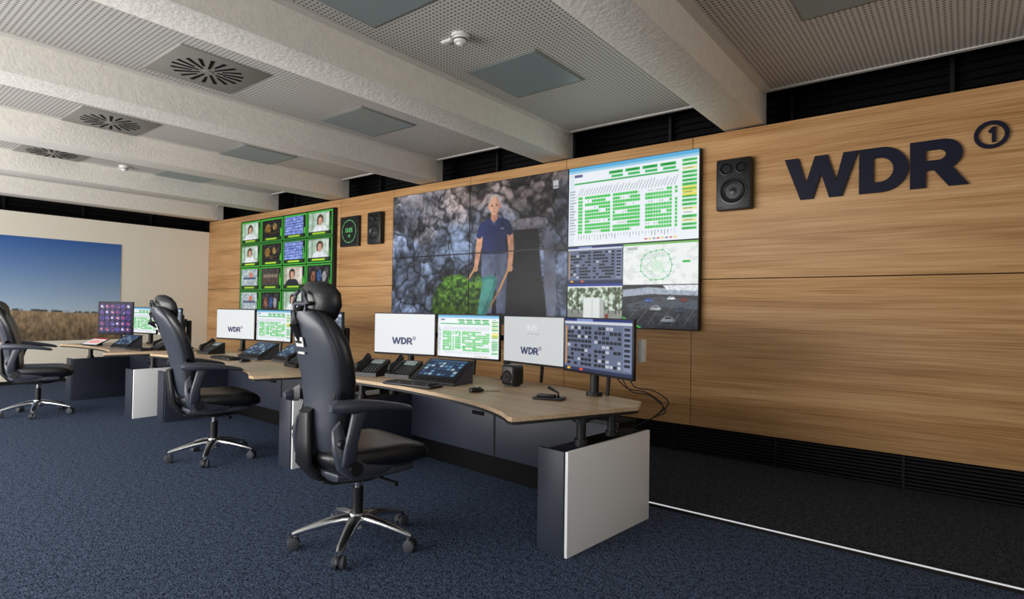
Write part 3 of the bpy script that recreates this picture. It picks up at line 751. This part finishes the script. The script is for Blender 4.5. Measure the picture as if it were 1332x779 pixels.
# ------------------------------------------------------------------ chairs
def office_chair(x, y, rz, base_ang, head=1.30, lean=1.0, name='office_chair'):
    b = Builder()
    for k in range(5):
        a = base_ang-rz+k*2*math.pi/5; d = Vector((math.cos(a), math.sin(a), 0)); p = Vector((-d.y, d.x, 0))
        rings = []
        for r, z, hw, hh in ((.03, .135, .036, .034), (.08, .140, .036, .030), (.16, .130, .032, .024), (.25, .110, .027, .019), (.32, .092, .024, .015), (.350, .084, .016, .010)):
            rings.append(ring(d*r+Vector((0, 0, z)), p, (0, 0, 1), hw, hh, 2.4, 16))
        b.loft(rings, CHROME)
        c = d*.330
        b.cyl(c+Vector((0, 0, .05)), c+Vector((0, 0, .085)), .012, CHROME)
        sd = p
        for s_ in (-1, 1):
            q = c+sd*s_*.020+d*.012
            rr = []
            for off, rad in ((-.012, .024), (-.011, .033), (.009, .033), (.013, .026)):
                cc = q+sd*off*s_+Vector((0, 0, .0335)); rr.append([cc+d*rad*math.cos(t)+Vector((0, 0, 1))*rad*math.sin(t) for t in [2*math.pi*j/20 for j in range(20)]])
            b.loft(rr, RUBBER)
        hood = []
        for t in range(0, 181, 20):
            tt = math.radians(t); hood.append(ring(c+d*(.012+.034*math.cos(tt))+Vector((0, 0, .034+.034*math.sin(tt))), sd, d*math.cos(tt)+Vector((0, 0, math.sin(tt))), .012, .003, 2, 8))
        b.loft(hood, PLASTIC)
    b.cyl((0, 0, .095), (0, 0, .175), .055, CHROME, r1=.044)
    b.cyl((0, 0, .17), (0, 0, .32), .030, PLASTIC); b.cyl((0, 0, .30), (0, 0, .42), .019, CHROME)
    nb = len(b.v)
    b.loft([ring((0, yy, .405), (1, 0, 0), (0, 0, 1), w, hh, 3.5, 20) for yy, w, hh in ((-.22, .05, .02), (-.18, .09, .035), (0, .13, .042), (.12, .11, .035), (.16, .08, .02))], PLASTIC)
    b.tube([(.08, .03, .40), (.20, .04, .395), (.30, .05, .39)], [.007, .007, .013], PLASTIC); b.tube([(-.08, .03, .40), (-.28, .05, .39)], .008, PLASTIC)
    b.loft([ring((0, yy, .440-dz), (1, 0, 0), (0, 0, 1), w, hh, 3.2, 28) for yy, w, hh, dz in ((-.25, .12, .015, -.02), (-.22, .20, .03, -.005), (-.10, .235, .035, 0), (.10, .24, .035, 0), (.20, .22, .03, 0), (.25, .15, .015, -.01))], SHELL)
    def seatring(yy, w, hh, zc):
        out = []
        for k in range(36):
            t = 2*math.pi*k/36; ct, st = math.cos(t), math.sin(t)
            xx = w*math.copysign(abs(ct)**.65, ct); zz = hh*math.copysign(abs(st)**.75, st)
            if st > 0: zz += .030*(abs(xx)/.26)**3 - .008
            out.append((xx, yy, zc+zz))
        return out
    b.loft([seatring(*q) for q in ((-.27, .10, .012, .535), (-.262, .17, .035, .53), (-.235, .225, .055, .522), (-.15, .255, .064, .518), (0, .264, .062, .515), (.12, .266, .062, .515), (.20, .262, .064, .510), (.27, .245, .056, .500), (.305, .21, .036, .490), (.315, .13, .014, .486))], LEATHER)
    for s_ in (-1, 1):
        b.loft([ring((s_*xx, yy, zz), (1, 0, 0), (0, .7, .7), w, t, 3, 18) for xx, yy, zz, w, t in ((.215, .06, .455, .02, .02), (.235, -.02, .462, .03, .035), (.245, -.14, .475, .032, .05), (.240, -.21, .53, .030, .05), (.225, -.235, .62, .026, .045), (.205, -.24, .70, .015, .03))], SHELL)
        b.cyl((s_*.245, -.17, .50), (s_*.295, -.17, .50), .034, PLASTIC); b.cyl((s_*.245, -.23, .62), (s_*.275, -.23, .62), .022, PLASTIC)
    nu = len(b.v)
    prof = [(-.185, .505, .10, .015), (-.20, .525, .165, .035), (-.215, .60, .186, .055), (-.225, .70, .192, .060), (-.235, .80, .208, .056), (-.255, .90, .232, .050), (-.285, 1.0, .246, .048), (-.315, 1.09, .240, .045), (-.345, 1.17, .210, .041), (-.365, 1.225, .164, .036), (-.375, 1.255, .115, .024), (-.378, 1.268, .06, .008)]
    b.loft([ring((0, yy, zz), (1, 0, 0), (0, 1, .18), w, t, 2.8, 36, .060*(w/.24), (0, 1, 0)) for yy, zz, w, t in prof], LEATHER)
    b.loft([ring((0, yy+.035, zz), (1, 0, 0), (0, 1, .18), w*.62, t*.55, 3, 28) for yy, zz, w, t in prof[2:10]], LEATHER)
    b.loft([ring((0, yy-.034, zz), (1, 0, 0), (0, 1, .18), w*.88, t*.62, 3.2, 36, .050*(w/.24), (0, 1, 0)) for yy, zz, w, t in prof[1:11]], SHELL)
    b.loft([ring((0, yy, zz), (1, 0, 0), (0, .8, .5), w, .024, 3, 18) for yy, zz, w in ((-.12, .40, .08), (-.24, .42, .085), (-.305, .50, .08), (-.315, .62, .07), (-.32, .76, .05))], PLASTIC)
    R = Matrix.Rotation(math.radians(17), 3, 'X')
    b.box((0, -.389, 1.10), (.085, .006, .050), WHITEP, .002, R); b.box((0, -.392, 1.10), (.065, .006, .012), PLASTIC, 0, R)
    b.box((0, -.372, 1.045), (.07, .006, .010), WHITEP, 0, R)
    H0 = head
    b.tube([(0, -.37, 1.10), (0, -.43, H0-.10), (0, -.42, H0-.04), (0, -.38, H0+.0)], [.022, .020, .018, .014], PLASTIC, 12)
    b.loft([ring((0, yy, H0+zz), (1, 0, 0), (0, 1, .12), w, t, 2.4, 32, .06*(w/.15), (0, 1, 0)) for yy, zz, w, t in ((-.325, -.115, .05, .010), (-.325, -.105, .09, .030), (-.325, -.07, .130, .045), (-.335, -.01, .160, .050), (-.345, .05, .158, .046), (-.355, .09, .130, .034), (-.36, .112, .080, .014))], LEATHER)
    for s_ in (-1, 1):
        b.tube([(s_*.02, -.395, H0-.08), (s_*.055, -.405, H0-.045), (s_*.075, -.405, H0+.0), (s_*.055, -.41, H0+.045), (s_*.015, -.41, H0+.065)], .010, SHELL, 8)
    b.cyl((-.07, -.40, H0), (.07, -.40, H0), .012, SHELL)
    for i in range(nu, len(b.v)):
        X, Y, Zc = b.v[i]
        b.v[i] = (X, Y-(lean-1.0)*.20*max(0, Zc-.52)/.74, Zc)
    for s_ in (-1, 1):
        b.loft([ring((s_*xx, yy-.06, zz+.025), (1, 0, 0), (0, 0, 1), w, t, 3, 18) for xx, yy, zz, w, t in ((.265, -.24, .775, .020, .016), (.272, -.21, .777, .035, .032), (.28, -.10, .778, .046, .030), (.285, .02, .768, .048, .022), (.285, .12, .752, .045, .018), (.283, .18, .740, .034, .014), (.28, .20, .734, .015, .006))], SHELL)
        b.loft([ring((s_*xx, yy, zz), (1, 0, 0), (0, 1, .2), w, t, 3, 16) for xx, yy, zz, w, t in ((.24, -.20, .50, .02, .035), (.272, -.20, .54, .020, .036), (.285, -.20, .62, .018, .034), (.285, -.18, .70, .018, .034), (.28, -.15, .775, .020, .045))], SHELL)
        b.loft([ring((s_*xx, yy, zz), (1, 0, 0), (0, 0, 1), w, t, 3, 16) for xx, yy, zz, w, t in ((.20, -.25, .82, .016, .045), (.24, -.265, .81, .018, .038), (.268, -.25, .792, .020, .026))], PLASTIC)
    for i in range(nb, len(b.v)):
        X, Y, Zc = b.v[i]; b.v[i] = (X*1.07, Y*1.07, .32+(Zc-.32)*1.075)
    return b.finish(name, loc=(x, y, 0), rz=rz)
office_chair(-2.75, 2.09, math.radians(-8), math.radians(-52), 1.29, .68)
office_chair(-5.24, 2.42, math.radians(-12), math.radians(-35), 1.235, 1.25)
office_chair(-8.78, 1.97, math.radians(-18), math.radians(-20), 1.17, 1.1)

# ------------------------------------------------------------------ desk items
DZ = .773
def keyboard(x, y, rz, w=.44):
    b = Builder(); b.box((0, 0, .011), (w, .15, .018), PLASTIC, .005)
    n = int(w/.0195)
    for j in range(6):
        for i in range(n-1):
            b.box((-w/2+.018+i*.0195*(w-.03)/(n*.0195-.01), -.058+j*.0225, .024), (.0155, .018, .007), RUBBER if (i+j) % 7 == 0 else SLAT, .0)
    b.finish('keyboard', loc=(x, y, DZ), rz=rz)
def touch_panel(x, y, rz, arr, w=.42, d=.24, hb=.16):
    b = Builder()
    vs = [(-w/2, -d/2, 0), (w/2, -d/2, 0), (w/2, d/2, 0), (-w/2, d/2, 0), (-w/2, -d/2, .02), (w/2, -d/2, .02), (w/2, d/2, hb), (-w/2, d/2, hb)]
    b.add(vs, [[0, 3, 2, 1], [4, 5, 6, 7], [0, 1, 5, 4], [1, 2, 6, 5], [2, 3, 7, 6], [3, 0, 4, 7]], RUBBER)
    sl = math.atan2(hb-.02, d); R = Matrix.Rotation(sl, 3, 'X'); mz = (hb+.02)/2; LL = math.hypot(d, hb-.02)
    b.box((0, 0, mz+.006), (w+.012, LL*1.02, .014), PLASTIC, .005, R)
    for i in range(7): b.box(Vector((-w*.36+i*w*.12, 0, mz))+R @ Vector((0, -LL*.43, .014)), (w*.08, .012, .006), SLAT, .002, R)
    o = b.finish('touch_control_panel', loc=(x, y, DZ), rz=rz)
    p = Vector((0, 0, mz+.006))+R @ Vector((0, .014, .0085))
    screen_grid('touch_screen', arr, w*.86, LL*.76, o, p, SCREEN, rx=sl-math.pi/2)
def desk_phone(x, y, rz):
    b = Builder(); w, d = .24, .20
    vs = [(-w/2, -d/2, 0), (w/2, -d/2, 0), (w/2, d/2, 0), (-w/2, d/2, 0), (-w/2, -d/2, .03), (w/2, -d/2, .03), (w/2, d/2, .13), (-w/2, d/2, .13)]
    b.add(vs, [[0, 3, 2, 1], [4, 5, 6, 7], [0, 1, 5, 4], [1, 2, 6, 5], [2, 3, 7, 6], [3, 0, 4, 7]], PLASTIC)
    sl = math.atan2(.10, d); R = Matrix.Rotation(sl, 3, 'X')
    b.tube([(-.085, -.085, .055), (-.085, -.07, .085), (-.085, .0, .115), (-.085, .07, .155), (-.085, .09, .145)], [.02, .025, .016, .025, .018], PLASTIC, 12)
    b.box((.03, .055, .112), (.12, .06, .006), GREYGLASS, .002, R)
    for j in range(4):
        for i in range(4): b.box((-.02+.032*i, -.07+.026*j, .045+.0125*j), (.02, .015, .008), RUBBER, .002, R)
    b.finish('desk_phone', loc=(x, y, DZ), rz=rz)
def mouse(x, y, rz):
    b = Builder()
    b.loft([ring((0, yy, zz), (1, 0, 0), (0, 0, 1), w, t, 2.3, 18) for yy, zz, w, t in ((-.055, .012, .010, .006), (-.048, .016, .024, .014), (-.02, .019, .031, .018), (.02, .017, .030, .016), (.045, .013, .024, .011), (.055, .010, .010, .006))], PLASTIC)
    b.cyl((-.004, .025, .032), (.004, .025, .032), .007, RUBBER)
    b.tube([(0, .055, .006), (.01, .10, .004), (.05, .16, .004)], .002, PLASTIC, 6)
    b.finish('computer_mouse', loc=(x, y, DZ), rz=rz)
def desk_speaker(x, y, rz):
    b = Builder(); b.box((0, 0, .085), (.13, .12, .15), PLASTIC, .02, seg=4); b.box((0, 0, .006), (.09, .08, .012), RUBBER, .003)
    rings = [[(rr*math.cos(t), -.061+yy, .075+rr*math.sin(t)) for t in [2*math.pi*k/24 for k in range(24)]] for rr, yy in ((.046, 0), (.044, -.004), (.038, -.002), (.02, .004), (.012, -.002), (.001, -.004))]
    b.loft(rings, SLAT); b.finish('desk_speaker', loc=(x, y, DZ), rz=rz)
T = cv_touch()
keyboard(-3.22, 2.92, math.radians(6), .46); touch_panel(-3.20, 3.20, math.radians(6), T)
desk_phone(-3.98, 3.14, math.radians(15)); desk_phone(-3.68, 3.24, math.radians(12))
mouse(-2.66, 3.0, math.radians(-20)); desk_speaker(-2.69, 3.44, math.radians(-5))
b = Builder(); b.box((0, 0, .008), (.20, .11, .012), PLASTIC, .004); b.box((-.02, .0, .022), (.12, .06, .016), PLASTIC, .006); b.tube([(.06, 0, .02), (.05, .03, .04), (-.02, .04, .07)], [.008, .006, .012], PLASTIC, 8)
b.finish('intercom_microphone', loc=(-2.12, 3.10, DZ), rz=.3)
keyboard(-6.2, 2.98, 0); touch_panel(-6.05, 3.25, 0, T); desk_phone(-7.0, 3.18, .1); mouse(-5.75, 2.95, 0); desk_phone(-5.0, 3.1, -.1)
touch_panel(-5.5, 3.28, -.1, T, .34, .2)
def tablet(x, y, rz, arr):
    b = Builder(); b.box((0, 0, .05), (.30, .20, .012), PLASTIC, .005, Matrix.Rotation(.4, 3, 'X')); b.box((0, .06, .03), (.06, .03, .06), PLASTIC, .004)
    o = b.finish('tablet_computer', loc=(x, y, DZ), rz=rz)
    screen_grid('tablet_screen', arr, .28, .18, o, (0, -.003, .0575), SCREEN, rx=.4-math.pi/2)
tablet(-9.25, 2.68, .3, cv_tablet()); touch_panel(-8.45, 2.78, .2, T, .34, .2); keyboard(-8.05, 2.80, .1, .36)
desk_phone(-7.95, 3.02, 0)

b = Builder()
for dx, sag in ((0, .10), (.03, .16), (.06, .06)):
    p0 = (-1.85+dx*2, 3.40, .97); p1 = (-1.62+dx, 3.46, .86-sag*.3); p2 = (-1.52+dx*.6, 3.50, .80-sag*.5); p3 = (-1.60, 3.52, .66); p4 = (-1.72, 3.48, .585)
    b.tube(catmull([p0, (-1.75+dx, 3.44, .88-sag*.3), p1, p2, p3, p4], 6), .004, PLASTIC, 6)
b.finish('monitor_cable')
b = Builder(); b.box2(-1.62, -1.59, 3.34, 3.40, 1.03, 1.17, WHITEP, .004); b.finish('card_reader')

# ------------------------------------------------------------------ light
def area(name, loc, rot, sx, sy, power, col):
    l = bpy.data.lights.new(name, 'AREA'); l.shape = 'RECTANGLE'; l.size = sx; l.size_y = sy; l.energy = power; l.color = col
    o = bpy.data.objects.new(name, l); scene.collection.objects.link(o); o.location = loc; o.rotation_euler = rot; return o
area('window_light', (-6.8, -3.0, 1.35), (math.radians(112), 0, 0), 8.5, 1.6, 590, (1, .975, .94))
area('side_fill_light', (2.5, -1.4, 1.7), (math.radians(90), 0, math.radians(90)), 2.8, 1.6, 50, (1, .98, .95))  # fill lamp added to brighten the white pedestal ends; wall_right has no window
w = bpy.data.worlds.new('World'); scene.world = w; w.use_nodes = True
w.node_tree.nodes['Background'].inputs[0].default_value = (.84, .92, 1.0, 1); w.node_tree.nodes['Background'].inputs[1].default_value = .25

# ------------------------------------------------------------------ camera
th = math.radians(38.2); p = math.radians(.95); r = .015
F = Vector((-math.sin(th), math.cos(th), 0)); R0 = Vector((math.cos(th), math.sin(th), 0)); Z = Vector((0, 0, 1))
fw = F*math.cos(p)+Z*math.sin(p); up0 = -F*math.sin(p)+Z*math.cos(p)
right = R0*math.cos(r)+up0*math.sin(r); up = -R0*math.sin(r)+up0*math.cos(r)
cam = bpy.data.cameras.new('camera'); cam.sensor_width = 36; cam.lens = 753/1332*36; cam.clip_start = .05
co = bpy.data.objects.new('camera', cam); scene.collection.objects.link(co)
M = Matrix((right, up, -fw)).transposed().to_4x4(); M.translation = (0, 0, 1.35)
co.matrix_world = M
scene.camera = co
